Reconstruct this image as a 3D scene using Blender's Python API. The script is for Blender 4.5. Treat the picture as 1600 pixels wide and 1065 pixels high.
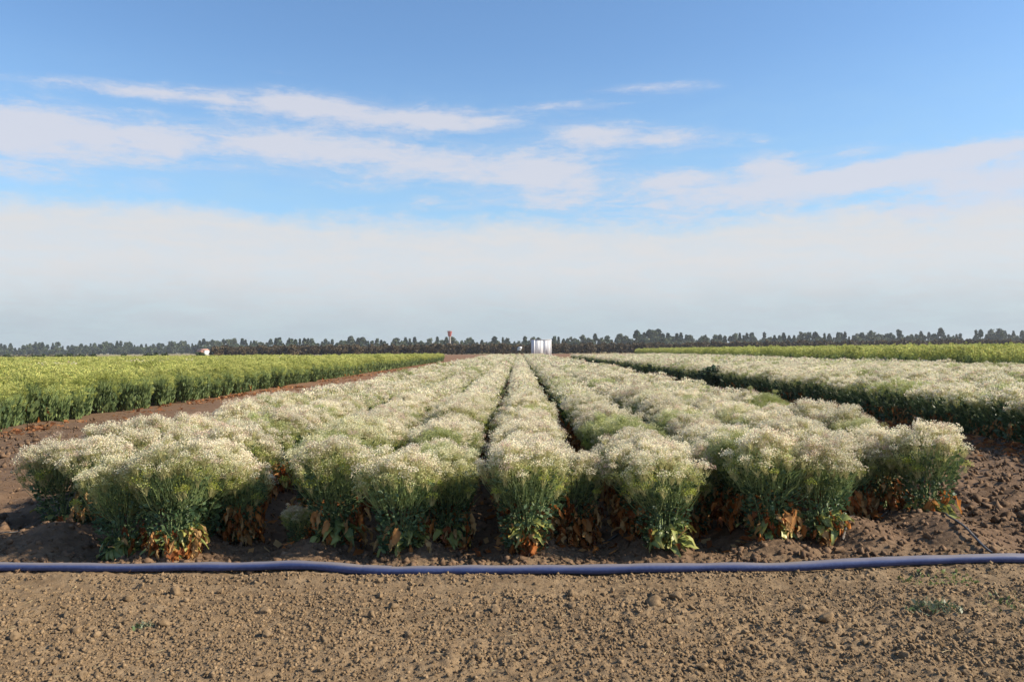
import bpy, math, random
import numpy as np
from mathutils import Vector, Matrix, Euler

# ------------------------------------------------------------------ camera, sky, sun, exposure
scene = bpy.context.scene
for o in list(bpy.data.objects):
    bpy.data.objects.remove(o, do_unlink=True)
C = scene.collection
R = math.radians
CAM_H = 1.57
cam_data = bpy.data.cameras.new('camera')
cam_data.lens = 18.0; cam_data.sensor_width = 22.3
cam_data.clip_start = 0.05; cam_data.clip_end = 20000
cam = bpy.data.objects.new('camera', cam_data); C.objects.link(cam)
cam.matrix_world = (Matrix.Translation((0, 0, CAM_H)) @ Matrix.Rotation(R(0.44), 4, 'Z')
                    @ Matrix.Rotation(R(90.6), 4, 'X') @ Matrix.Rotation(R(-0.5), 4, 'Z'))
scene.camera = cam

SUN_AZ, SUN_EL = 95.0, 33.0           # clockwise from +Y (the row direction)
world = bpy.data.worlds.new('World'); scene.world = world
world.use_nodes = True
WN = world.node_tree; WN.nodes.clear()

class NT:
    """small helper for node maths"""
    def __init__(s, nt): s.nt = nt
    def node(s, t, **kw):
        n = s.nt.nodes.new(t)
        for k, v in kw.items(): setattr(n, k, v)
        return n
    def put(s, sock, v):
        if hasattr(v, 'is_linked') or isinstance(v, bpy.types.NodeSocket): s.nt.links.new(v, sock)
        elif v is not None: sock.default_value = v
    def m(s, op, a, b=None, c=None, clamp=False):
        n = s.node('ShaderNodeMath', operation=op, use_clamp=clamp)
        for i, v in enumerate((a, b, c)):
            if v is not None: s.put(n.inputs[i], v)
        return n.outputs[0]
    def v(s, op, a, b=None, out=0):
        n = s.node('ShaderNodeVectorMath', operation=op)
        s.put(n.inputs[0], a)
        if b is not None: s.put(n.inputs[1], b)
        return n.outputs['Value'] if op in ('DOT_PRODUCT', 'LENGTH') else n.outputs[0]
    def noise(s, vec, scale, detail=4, rough=0.55, dim='3D'):
        n = s.node('ShaderNodeTexNoise', noise_dimensions=dim)
        s.put(n.inputs['Vector'], vec)
        n.inputs['Scale'].default_value = scale; n.inputs['Detail'].default_value = detail
        n.inputs['Roughness'].default_value = rough
        return n
    def mix(s, f, a, b, mode='MIX'):
        n = s.node('ShaderNodeMix', data_type='RGBA', blend_type=mode)
        s.put(n.inputs[0], f); s.put(n.inputs[6], a); s.put(n.inputs[7], b)
        return n.outputs[2]
    def rng(s, v, a, b, lo=0.0, hi=1.0, smooth=True):
        n = s.node('ShaderNodeMapRange')
        n.interpolation_type = 'SMOOTHSTEP' if smooth else 'LINEAR'
        s.put(n.inputs['Value'], v)
        n.inputs['From Min'].default_value = a; n.inputs['From Max'].default_value = b
        n.inputs['To Min'].default_value = lo; n.inputs['To Max'].default_value = hi
        return n.outputs[0]

def build_sky():
    t = NT(WN)
    out = t.node('ShaderNodeOutputWorld'); bg = t.node('ShaderNodeBackground')
    bg.inputs['Strength'].default_value = SKY_STRENGTH
    WN.links.new(bg.outputs[0], out.inputs[0])
    sky = t.node('ShaderNodeTexSky', sky_type='NISHITA')
    sky.sun_disc = False
    sky.sun_elevation = R(SUN_EL); sky.sun_rotation = R(SUN_AZ)
    sky.altitude = 0; sky.air_density = 1.0; sky.dust_density = 0.4; sky.ozone_density = 2.2
    tc = t.node('ShaderNodeTexCoord')
    sep = t.node('ShaderNodeSeparateXYZ'); WN.links.new(tc.outputs['Generated'], sep.inputs[0])
    az = t.m('ARCTAN2', sep.outputs[0], sep.outputs[1])
    el = t.m('ARCSINE', sep.outputs[2])
    comb = t.node('ShaderNodeCombineXYZ'); t.put(comb.inputs[0], az); t.put(comb.inputs[1], el)
    ae = comb.outputs[0]
    st = t.v('MULTIPLY', ae, (7.0, 26.0, 1.0))
    warp = t.noise(st, 1.0, 5, 0.6)
    wv = t.v('MULTIPLY', t.v('SUBTRACT', warp.outputs['Color'], (0.5, 0.5, 0.5)), (0.07, 0.022, 0.0))
    p = t.v('ADD', ae, wv)
    def AE(px, py):
        a = math.atan((px - 810) / 1291.0)
        yc = 546 - (py + 0.00875 * (px - 800))
        return a, math.atan(yc / 1291.0 * math.cos(a))
    blobs = [(120,131,170,8,.50),(270,142,100,13,.75),(345,158,30,14,.45),(430,112,50,4,.15),
             (110,203,190,30,1.15),(-60,205,120,36,1.0),(270,222,70,14,.55),(40,271,80,13,.7),
             (470,163,100,21,1.1),(610,184,150,19,1.15),(740,190,80,15,.75),
             (430,222,95,22,1.15),(570,240,130,25,1.0),(740,262,150,30,.95),(870,276,95,38,1.05),
             (935,212,78,20,1.1),(1060,218,85,18,.7),(890,166,85,9,.55),(1020,137,85,9,.6),
             (1060,281,66,15,.95),(1205,258,55,18,1.2),(1295,282,140,17,1.25),(1190,216,26,7,.3),
             (1330,234,45,9,.5),(1425,262,100,18,1.1),(1545,235,95,14,1.0),(1560,283,90,16,.6),
             (1540,345,110,40,.75),(1680,260,120,40,.9),(240,291,36,11,.45),(258,326,30,7,.35),
             (345,336,40,9,.5),(1100,318,190,36,.55),(880,320,60,14,.4),(330,255,150,20,.25),
             (590,338,60,8,.5),(1180,300,220,16,.5),(980,345,160,10,.4),(1350,335,120,14,.5),(700,320,120,12,.35),(150,250,140,12,.4),(560,285,90,12,.3),(1480,320,170,30,.35)]
    tot = None
    for (x, y, w, h, s) in blobs:
        a, e = AE(x, y); 
        d = t.v('MULTIPLY', t.v('SUBTRACT', p, (a, e, 0)), (1291.0 / w, 1291.0 / h, 0))
        g = t.m('POWER', 0.30, t.v('DOT_PRODUCT', d, d))
        tot = t.m('MULTIPLY_ADD', g, s, tot if tot is not None else 0.0)
    fb = t.noise(t.v('MULTIPLY', p, (13.0, 46.0, 1.0)), 1.0, 8, 0.66)
    fbm = t.m('SUBTRACT', fb.outputs['Fac'], 0.5)
    # outside the pictured quarter the same kind of thin streaks goes on
    outside = t.rng(t.m('ABSOLUTE', az), 0.62, 0.9)
    big = t.noise(t.v('MULTIPLY', p, (3.0, 9.0, 1.0)), 1.0, 4, 0.55)
    gen = t.m('MULTIPLY', t.m('MULTIPLY', outside, t.rng(big.outputs['Fac'], 0.42, 0.7)), t.rng(el, 1.0, 0.35))
    tot = t.m('ADD', tot, gen)
    # fibres: fine streaks drawn out along the wind, and a ragged density inside each bank
    fibre = t.noise(t.v('MULTIPLY', t.v('ADD', p, wv), (16.0, 120.0, 1.0)), 1.0, 6, 0.7)
    puff = t.noise(t.v('MULTIPLY', ae, (30.0, 75.0, 1.0)), 1.0, 7, 0.68)
    tex = t.m('ADD', t.m('MULTIPLY', fbm, 2.0), t.m('ADD', t.m('MULTIPLY', t.m('SUBTRACT', puff.outputs['Fac'], 0.5), 1.7), t.m('MULTIPLY', t.m('SUBTRACT', fibre.outputs['Fac'], 0.5), 1.2)))
    cl = t.rng(t.m('ADD', tex, t.m('MULTIPLY', tot, 1.2)), 0.05, 1.5)
    cl = t.m('MULTIPLY', cl, 0.84)
    thin = t.m('MULTIPLY', t.m('MULTIPLY', t.rng(tot, 0.02, 0.5), t.rng(fibre.outputs['Fac'], 0.3, 0.7)), 0.38)
    cl = t.m('MULTIPLY', t.m('MAXIMUM', cl, thin), t.rng(tot, 0.0, 0.22))
    # the low deck over the horizon
    edge = t.noise(t.v('MULTIPLY', ae, (6.0, 12.0, 1.0)), 1.0, 8, 0.62)
    ed = t.m('MULTIPLY_ADD', t.m('SUBTRACT', edge.outputs['Fac'], 0.5), -0.075, el)
    ed = t.m('MULTIPLY_ADD', t.m('SUBTRACT', puff.outputs['Fac'], 0.5), -0.034, ed)
    tilt = t.m('MULTIPLY_ADD', az, 0.012, ed)
    deck = t.m('MULTIPLY', t.rng(tilt, 0.168, 0.134), t.rng(t.m('ADD', t.m('MULTIPLY', fibre.outputs['Fac'], 0.5), t.m('MULTIPLY', fb.outputs['Fac'], 0.5)), 0.36, 0.62, 0.80, 1.0))
    veil = t.rng(el, 0.36, 0.13, 0.0, 0.62)
    veil = t.m('MULTIPLY', veil, t.rng(fb.outputs['Fac'], 0.25, 0.75, 0.5, 1.0))
    k = 1.0 / SKY_STRENGTH
    def col(r, g, b): return (r * k, g * k, b * k, 1)
    skyc = t.mix(1.0, sky.outputs[0], (*SKY_TINT, 1), 'MULTIPLY')
    c = t.mix(veil, skyc, col(*CL_VEIL))
    c = t.mix(cl, c, col(*CL_WISP))
    dk = t.node('ShaderNodeMix', data_type='RGBA')
    t.put(dk.inputs[0], t.rng(t.m('MULTIPLY_ADD', t.m('SUBTRACT', edge.outputs['Fac'], 0.5), 0.05, el), 0.01, 0.105)); dk.inputs[6].default_value = col(*CL_LOW); dk.inputs[7].default_value = col(*CL_DECK)
    c = t.mix(deck, c, dk.outputs[2])
    WN.links.new(c, bg.inputs[0])
SKY_STRENGTH = 0.10
SKY_TINT = (0.84, 1.0, 1.12)
CL_VEIL = (0.245, 0.385, 0.51)
CL_WISP = (0.425, 0.425, 0.465)
CL_DECK = (0.435, 0.44, 0.45)
CL_LOW = (0.295, 0.345, 0.38)
build_sky()
world.cycles.sampling_method = 'MANUAL'; world.cycles.sample_map_resolution = 512

sun_data = bpy.data.lights.new('sun', 'SUN')
sun_data.energy = 5.0; sun_data.angle = R(0.5); sun_data.color = (1.0, 0.88, 0.70)
sun = bpy.data.objects.new('sun', sun_data); C.objects.link(sun)
sv = Vector((math.sin(R(SUN_AZ)) * math.cos(R(SUN_EL)), math.cos(R(SUN_AZ)) * math.cos(R(SUN_EL)), math.sin(R(SUN_EL))))
sun.rotation_euler = (-sv).to_track_quat('-Z', 'Y').to_euler()
sun.location = (30, -2, 25)
vs = scene.view_settings
vs.view_transform = 'Standard'; vs.look = 'None'; vs.exposure = 0.75; vs.gamma = 1.0; vs.use_curve_mapping = False
scene.cycles.max_bounces = 8; scene.cycles.diffuse_bounces = 2; scene.cycles.transmission_bounces = 4
scene.cycles.transparent_max_bounces = 6; scene.cycles.volume_bounces = 0
scene.cycles.caustics_reflective = False; scene.cycles.caustics_refractive = False

rng = np.random.default_rng(11)
rnd = random.Random(5)

# ------------------------------------------------------------------ helpers
def vnoise(x, y, seed=0):
    """smooth value noise, 0..1, vectorised"""
    x = np.asarray(x, float); y = np.asarray(y, float)
    xi = np.floor(x).astype(np.int64); yi = np.floor(y).astype(np.int64)
    fx = x - xi; fy = y - yi
    fx = fx * fx * (3 - 2 * fx); fy = fy * fy * (3 - 2 * fy)
    def h(a, b):
        n = (a * 374761393 + b * 668265263 + seed * 1442695041) & 0xffffffff
        n = ((n ^ (n >> 13)) * 1274126177) & 0xffffffff
        return ((n ^ (n >> 16)) & 0xffff) / 65535.0
    return (h(xi, yi) * (1 - fx) + h(xi + 1, yi) * fx) * (1 - fy) + (h(xi, yi + 1) * (1 - fx) + h(xi + 1, yi + 1) * fx) * fy

def sstep(a, b, v):
    t = np.clip((np.asarray(v, float) - a) / (b - a), 0, 1)
    return t * t * (3 - 2 * t)

def mesh_np(name, V, quads=None, tris=None, col=None, mats=(), midx=None, smooth=False):
    me = bpy.data.meshes.new(name)
    V = np.asarray(V, np.float32)
    q = np.zeros((0, 4), np.int32) if quads is None else np.asarray(quads, np.int32).reshape(-1, 4)
    t = np.zeros((0, 3), np.int32) if tris is None else np.asarray(tris, np.int32).reshape(-1, 3)
    me.vertices.add(len(V)); me.vertices.foreach_set('co', V.ravel())
    nl = q.size + t.size
    me.loops.add(nl); me.loops.foreach_set('vertex_index', np.concatenate([q.ravel(), t.ravel()]).astype(np.int32))
    me.polygons.add(len(q) + len(t))
    tot = np.concatenate([np.full(len(q), 4), np.full(len(t), 3)]).astype(np.int32)
    st = np.concatenate([[0], np.cumsum(tot)[:-1]]).astype(np.int32)
    me.polygons.foreach_set('loop_start', st); me.polygons.foreach_set('loop_total', tot)
    for m in mats: me.materials.append(m)
    if midx is not None: me.polygons.foreach_set('material_index', np.asarray(midx, np.int32))
    if smooth: me.polygons.foreach_set('use_smooth', np.ones(len(tot), bool))
    if col is not None:
        a = me.color_attributes.new('Col', 'FLOAT_COLOR', 'POINT')
        c = np.ones((len(V), 4), np.float32); c[:, :3] = col
        a.data.foreach_set('color', c.ravel())
    me.update(calc_edges=True)
    return me

class Soup:
    """collects faces with a colour for each vertex and a material for each face"""
    def __init__(s): s.V = []; s.Q = []; s.T = []; s.C = []; s.qm = []; s.tm = []; s.n = 0
    def add(s, V, Q=None, T=None, col=(1, 1, 1), mi=0):
        V = np.asarray(V, float).reshape(-1, 3)
        c = np.asarray(col, float)
        if c.ndim == 1: c = np.tile(c, (len(V), 1))
        s.V.append(V); s.C.append(c)
        if Q is not None:
            Q = np.asarray(Q, int).reshape(-1, 4) + s.n; s.Q.append(Q); s.qm.append(np.full(len(Q), mi))
        if T is not None:
            T = np.asarray(T, int).reshape(-1, 3) + s.n; s.T.append(T); s.tm.append(np.full(len(T), mi))
        s.n += len(V)
    def cards(s, P, size, col, up=None, aspect=1.0, mi=0, g=rng):
        """small four-sided leaves of free orientation at P"""
        P = np.asarray(P, float); n = len(P)
        a = g.normal(size=(n, 3)) if up is None else up
        a /= np.linalg.norm(a, axis=1, keepdims=True) + 1e-9
        b = np.cross(a, g.normal(size=(n, 3))); b /= np.linalg.norm(b, axis=1, keepdims=True) + 1e-9
        h = (np.asarray(size, float) * np.ones(n))[:, None] * 0.5
        A = a * h * aspect; B = b * h
        V = np.stack([P - A, P + B * .9 - A * .1, P + A, P - B * .9 + A * .1], 1).reshape(-1, 3)
        s.add(V, Q=np.arange(4 * n).reshape(n, 4), col=np.repeat(np.asarray(col, float) * np.ones((n, 3)), 4, 0), mi=mi)
    def slivers(s, P0, P1, w, col, mi=0, g=rng):
        P0 = np.asarray(P0, float); P1 = np.asarray(P1, float); n = len(P0)
        d = P1 - P0
        b = np.cross(d, g.normal(size=(n, 3))); b /= np.linalg.norm(b, axis=1, keepdims=True) + 1e-9
        b = b * (np.asarray(w, float) * np.ones(n))[:, None] * .5
        V = np.stack([P0 - b, P0 + b, P1], 1).reshape(-1, 3)
        s.add(V, T=np.arange(3 * n).reshape(n, 3), col=np.repeat(np.asarray(col, float) * np.ones((n, 3)), 3, 0), mi=mi)
    def tube(s, pts, r0, r1, col, sides=4, mi=0):
        pts = np.asarray(pts, float); k = len(pts)
        d = np.gradient(pts, axis=0); d /= np.linalg.norm(d, axis=1, keepdims=True) + 1e-9
        ref = np.array([1.0, 0.13, 0.07])
        if abs(d[0] @ ref) > .9: ref = np.array([0.1, 1.0, 0.1])
        a = np.cross(d, ref); a /= np.linalg.norm(a, axis=1, keepdims=True)
        b = np.cross(d, a)
        rr = np.linspace(r0, r1, k)[:, None]
        ang = np.arange(sides) * 2 * math.pi / sides
        V = np.concatenate([pts[:, None, :] + (a[:, None, :] * np.cos(ang)[None, :, None] + b[:, None, :] * np.sin(ang)[None, :, None]) * rr[:, :, None]], 1).reshape(-1, 3)
        Q = [(i * sides + j, i * sides + (j + 1) % sides, (i + 1) * sides + (j + 1) % sides, (i + 1) * sides + j) for i in range(k - 1) for j in range(sides)]
        s.add(V, Q=Q, col=col, mi=mi)
    def box(s, x0, x1, y0, y1, z0, z1, col=(1, 1, 1), mi=0):
        V = [(x, y, z) for z in (z0, z1) for y in (y0, y1) for x in (x0, x1)]
        s.add(V, Q=[(0, 2, 3, 1), (4, 5, 7, 6), (0, 1, 5, 4), (2, 6, 7, 3), (0, 4, 6, 2), (1, 3, 7, 5)], col=col, mi=mi)
    def mesh(s, name, mats, smooth=False):
        q = np.concatenate(s.Q) if s.Q else None; t = np.concatenate(s.T) if s.T else None
        mi = np.concatenate((s.qm if s.Q else []) + (s.tm if s.T else []))
        return mesh_np(name, np.concatenate(s.V), q, t, np.concatenate(s.C), mats, mi, smooth)

def obj(name, data, parent=None, loc=None, rot=None, scale=None):
    o = bpy.data.objects.new(name, data); C.objects.link(o)
    if parent is not None: o.parent = parent
    if loc is not None: o.location = loc
    if rot is not None: o.rotation_euler = rot
    if scale is not None: o.scale = scale if hasattr(scale, '__len__') else (scale,) * 3
    return o
def tag(o, label=None, cat=None, group=None, kind=None):
    if label: o['label'] = label
    if cat: o['category'] = cat
    if group: o['group'] = group
    if kind: o['kind'] = kind
    return o

# ------------------------------------------------------------------ materials
def new_mat(name):
    m = bpy.data.materials.new(name); m.use_nodes = True
    t = NT(m.node_tree); bsdf = m.node_tree.nodes['Principled BSDF']
    return m, t, bsdf

def leaf_mat(name, rough=0.6, trans=0.35, tint=None, vary=0.25, spec=0.3):
    """colour from the mesh, a little different on each plant, light passes through"""
    m, t, b = new_mat(name); nt = m.node_tree
    at = t.node('ShaderNodeAttribute', attribute_name='Col')
    oi = t.node('ShaderNodeObjectInfo')
    c = at.outputs['Color']
    if tint is not None:
        f = t.rng(oi.outputs['Random'], 1 - vary * 2.2, 1.0, 0.0, 0.75)
        c = t.mix(f, c, (*tint, 1))
    val = t.m('MULTIPLY_ADD', t.m('FRACT', t.m('MULTIPLY', oi.outputs['Random'], 7.31)), 0.3, 0.85)
    hs = t.node('ShaderNodeHueSaturation'); t.put(hs.inputs['Value'], val); t.put(hs.inputs['Color'], c)
    c = hs.outputs[0]
    t.put(b.inputs['Base Color'], c); b.inputs['Roughness'].default_value = rough
    b.inputs['Specular IOR Level'].default_value = spec
    tr = t.node('ShaderNodeBsdfTranslucent'); t.put(tr.inputs[0], c)
    mx = t.node('ShaderNodeMixShader'); mx.inputs[0].default_value = trans
    nt.links.new(b.outputs[0], mx.inputs[1]); nt.links.new(tr.outputs[0], mx.inputs[2])
    nt.links.new(mx.outputs[0], nt.nodes['Material Output'].inputs[0])
    return m

M_floret = leaf_mat('floret', 0.8, 0.40, (0.30, 0.36, 0.085), 0.16, 0.1)
M_lime = leaf_mat('lime_floret', 0.8, 0.35, (0.24, 0.27, 0.06), 0.22, 0.1)
M_leaf = leaf_mat('leaf', 0.5, 0.22, None, 0.2, 0.35)
M_stem = leaf_mat('stem', 0.55, 0.1, None, 0.2, 0.3)
M_dry = leaf_mat('dry_leaf', 0.75, 0.35, None, 0.2, 0.15)
M_basal = leaf_mat('basal_leaf', 0.42, 0.25, None, 0.2, 0.4)
M_tree = leaf_mat('tree_leaf', 0.6, 0.15, None, 0.2, 0.2)
M_bark = leaf_mat('bark', 0.9, 0.0, None, 0.2, 0.1)

def soil_mat():
    m, t, b = new_mat('soil'); nt = m.node_tree
    geo = t.node('ShaderNodeNewGeometry'); P = geo.outputs['Position']
    sep = t.node('ShaderNodeSeparateXYZ'); nt.links.new(P, sep.inputs[0])
    n1 = t.noise(P, 0.9, 5, 0.6); n2 = t.noise(P, 9.0, 5, 0.65); n3 = t.noise(P, 70.0, 4, 0.7)
    road = t.mix(t.rng(n1.outputs[0], 0.3, 0.7), (0.132, 0.088, 0.049, 1), (0.215, 0.150, 0.087, 1))
    road = t.mix(t.rng(n2.outputs[0], 0.38, 0.72), road, (0.252, 0.180, 0.107, 1))
    field = t.mix(t.rng(n2.outputs[0], 0.3, 0.7), (0.105, 0.065, 0.039, 1), (0.170, 0.110, 0.068, 1))
    wob = t.m('MULTIPLY_ADD', t.m('SUBTRACT', n1.outputs[0], 0.5), 1.2, sep.outputs[1])
    near = t.mix(t.rng(wob, 5.7, 6.5), road, field)
    red = t.mix(t.rng(n1.outputs[0], 0.3, 0.7), (0.165, 0.085, 0.044, 1), (0.215, 0.125, 0.070, 1))
    c = t.mix(t.rng(sep.outputs[1], 14, 40), near, red)
    nf = t.noise(t.v('MULTIPLY', P, (0.004, 0.03, 1)), 1.0, 3, 0.5)
    straw = t.mix(t.rng(nf.outputs[0], 0.42, 0.58), (0.33, 0.25, 0.14, 1), (0.17, 0.17, 0.06, 1))
    c = t.mix(t.rng(sep.outputs[1], 270, 330), c, straw)
    c = t.mix(t.m('MULTIPLY', t.rng(n3.outputs[0], 0.55, 0.75), 0.35), c, (0.32, 0.235, 0.15, 1))
    t.put(b.inputs['Base Color'], c); b.inputs['Roughness'].default_value = 0.95
    b.inputs['Specular IOR Level'].default_value = 0.15
    bp = t.node('ShaderNodeBump'); bp.inputs['Strength'].default_value = 0.7; bp.inputs['Distance'].default_value = 0.012
    t.put(bp.inputs['Height'], t.m('ADD', t.noise(P, 45.0, 6, 0.7).outputs[0], t.m('MULTIPLY', n3.outputs[0], 0.6)))
    nt.links.new(bp.outputs[0], b.inputs['Normal'])
    return m
M_soil = soil_mat()
def clod_mat(name, c0, c1):
    m, t, b = new_mat(name); nt = m.node_tree
    geo = t.node('ShaderNodeNewGeometry'); oi = t.node('ShaderNodeObjectInfo')
    at = t.node('ShaderNodeAttribute', attribute_name='Col')
    n = t.noise(geo.outputs['Position'], 30.0, 5, 0.65)
    c = t.mix(t.rng(n.outputs[0], 0.3, 0.7), (*c0, 1), (*c1, 1))
    c = t.mix(1.0, c, at.outputs['Color'], 'MULTIPLY')
    t.put(b.inputs['Base Color'], c); b.inputs['Roughness'].default_value = 0.95; b.inputs['Specular IOR Level'].default_value = 0.15
    bp = t.node('ShaderNodeBump'); bp.inputs['Strength'].default_value = 0.6; bp.inputs['Distance'].default_value = 0.006
    t.put(bp.inputs['Height'], t.noise(geo.outputs['Position'], 120.0, 5, 0.7).outputs[0]); nt.links.new(bp.outputs[0], b.inputs['Normal'])
    return m
M_clod = clod_mat('clod', (0.158, 0.107, 0.060), (0.240, 0.170, 0.101))
M_clod_dark = clod_mat('clod_field', (0.105, 0.066, 0.040), (0.172, 0.112, 0.070))

def paint(name, c, rough=0.5, dirt=0.25, scale=3.0, dirtc=(0.22, 0.16, 0.10)):
    m, t, b = new_mat(name)
    tc = t.node('ShaderNodeTexCoord')
    n = t.noise(tc.outputs['Object'], scale, 6, 0.65)
    t.put(b.inputs['Base Color'], t.mix(t.rng(n.outputs[0], 0.45, 0.8, 0.0, dirt), (*c, 1), (*dirtc, 1)))
    t.put(b.inputs['Roughness'], t.rng(n.outputs[0], 0.3, 0.7, rough - .08, rough + .12))
    return m
def pipe_mat():
    m, t, b = new_mat('blue_hose'); nt = m.node_tree
    geo = t.node('ShaderNodeNewGeometry'); P = geo.outputs['Position']
    n = t.noise(t.v('MULTIPLY', P, (2.0, 14.0, 14.0)), 1.0, 6, 0.65)
    n2 = t.noise(P, 40.0, 4, 0.6)
    sep = t.node('ShaderNodeSeparateXYZ'); nt.links.new(geo.outputs['Normal'], sep.inputs[0])
    # dust settles on what faces up
    dust = t.m('MULTIPLY', t.rng(sep.outputs[2], 0.45, 1.0), t.rng(n.outputs[0], 0.2, 0.75, 0.50, 0.92))
    c = t.mix(t.rng(n2.outputs[0], 0.35, 0.7), (0.036, 0.058, 0.165, 1), (0.052, 0.078, 0.195, 1))
    c = t.mix(dust, c, (0.225, 0.195, 0.170, 1))
    t.put(b.inputs['Base Color'], c); b.inputs['Roughness'].default_value = 0.5
    bp = t.node('ShaderNodeBump'); bp.inputs['Strength'].default_value = 0.25; bp.inputs['Distance'].default_value = 0.01
    t.put(bp.inputs['Height'], n.outputs[0]); nt.links.new(bp.outputs[0], b.inputs['Normal'])
    return m
M_pipe = pipe_mat()
M_tape = paint('drip_tape', (0.035, 0.033, 0.032), 0.45, 0.8, 9.0, (0.26, 0.21, 0.16))
M_white = paint('white_paint', (0.72, 0.72, 0.74), 0.75, 0.15, 0.8)
M_steel = paint('galvanised_steel', (0.33, 0.34, 0.36), 0.5, 0.3, 2.0)
M_red = paint('red_paint', (0.36, 0.085, 0.075), 0.5, 0.2, 1.0)
M_pale = paint('pale_concrete', (0.30, 0.29, 0.28), 0.8, 0.3, 0.5)
M_pink = paint('faded_pink_cladding', (0.48, 0.26, 0.20), 0.7, 0.3, 0.6)
M_darkpaint = paint('dark_rubber', (0.03, 0.03, 0.03), 0.7, 0.3, 2.0)

# ------------------------------------------------------------------ ground
ROWS = [-3.75, -2.78, -1.66, -0.76, 0.11, 1.08, 1.96, 2.70, 3.42]
FRONT = [7.55, 6.62, 6.85, 6.50, 6.42, 6.50, 6.75, 7.60, 7.45]      # where each row starts
def gz(x, y, fine=False):
    x = np.asarray(x, float); y = np.asarray(y, float)
    z = (vnoise(x * .6, y * .6, 1) - .5) * .05 + (vnoise(x * 2.1, y * 2.1, 2) - .5) * .03
    inb = sstep(5.95, 6.5, y) * sstep(4.9, 4.1, np.abs(x)) * sstep(135, 120, y)
    bed = np.zeros_like(z) - 0.07
    for r in ROWS:
        bed = np.maximum(bed, -0.07 + 0.13 * np.exp(-((x - r) / .26) ** 2))
    z = z + inb * bed
    # berms pushed up behind the hose
    z = z + 0.15 * np.exp(-(((x + 4.15) / .75) ** 2 + ((y - 6.75) / .34) ** 2))
    z = z + 0.11 * np.exp(-(((x - 3.15) / .9) ** 2 + ((y - 6.75) / .42) ** 2))
    z = z + 0.05 * np.exp(-(((x - 1.9) / .5) ** 2 + ((y - 6.25) / .2) ** 2))
    z = z + 0.02 * np.exp(-(((x + 1.55) / .28) ** 2 + ((y - 5.78) / .20) ** 2))
    # cultivated strip of bare soil beside the rows
    side = sstep(4.0, 4.6, np.abs(x)) * sstep(6.0, 6.8, y) * sstep(60, 20, y)
    z = z + side * ((vnoise(x * 6, y * 5, 5) - .5) * .10 + (vnoise(x * 15, y * 14, 6) - .5) * .08)
    # low ridge of loose soil in front of the hose
    z = z + 0.028 * np.exp(-((y - 5.64 + (vnoise(x * .8, y * 0, 9) - .5) * .12) / .07) ** 2) * (0.25 + vnoise(x * 2.3, y * .5, 8) * 1.3)
    z = z + 0.025 * np.exp(-((y - 5.05) / .35) ** 2) * vnoise(x * 1.1, y, 10)
    if fine:
        rough = 0.45 + 0.9 * vnoise(x * 1.3, y * 1.7, 12)
        rough = rough * (1 - .65 * np.exp(-((y - 5.48) / .12) ** 2))
        near = sstep(14, 7, y) * sstep(9, 5, np.abs(x))
        def bil(f, s): return 1 - np.abs(vnoise(x * f, y * f, s) * 2 - 1)
        b = bil(7, 21) * .016 + bil(15, 22) * .009 + bil(27, 23) * .013 + (vnoise(x * 46, y * 46, 24)) * .017
        z = z + near * rough * (b - .016)
        rip = np.sin(y * 22 + 3 * vnoise(x * 2, y * 2, 30)) * .010       # washed ripples in the furrows
        z = z + inb * rip * (bed < -0.02) * sstep(30, 10, y)
    return z

def build_ground():
    def axis(core0, core1, step, far0, far1, grow=1.16):
        a = list(np.arange(core0, core1 + 1e-6, step))
        s = step
        while a[-1] < far1: s *= grow; a.append(min(a[-1] + s, far1))
        s = step; lo = []
        v = core0
        while v > far0: s *= grow; v = max(v - s, far0); lo.append(v)
        return np.array(lo[::-1] + a)
    xs = axis(-4.5, 4.5, 0.014, -5000, 5000, 1.09)
    ys = np.concatenate([axis(3.6, 6.7, 0.012, -260, 6.7, 1.16), ])
    y2 = [6.7]; s = .013
    while y2[-1] < 5000: s *= 1.035 if y2[-1] < 20 else 1.12; y2.append(min(y2[-1] + s, 5000))
    ys = np.concatenate([ys, y2[1:]])
    X, Y = np.meshgrid(xs, ys)
    Z = gz(X, Y, True)
    Z = Z * sstep(400, 100, np.abs(Y)) * sstep(400, 100, np.abs(X))
    nx, ny = len(xs), len(ys)
    V = np.stack([X, Y, Z], -1).reshape(-1, 3)
    i = np.arange(nx * ny).reshape(ny, nx)
    Q = np.stack([i[:-1, :-1], i[:-1, 1:], i[1:, 1:], i[1:, :-1]], -1).reshape(-1, 4)
    o = obj('ground', mesh_np('ground', V, Q, mats=[M_soil], smooth=True))
    tag(o, kind='structure', label='bare tan soil of the farm track and the field floor')
build_ground()

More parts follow.
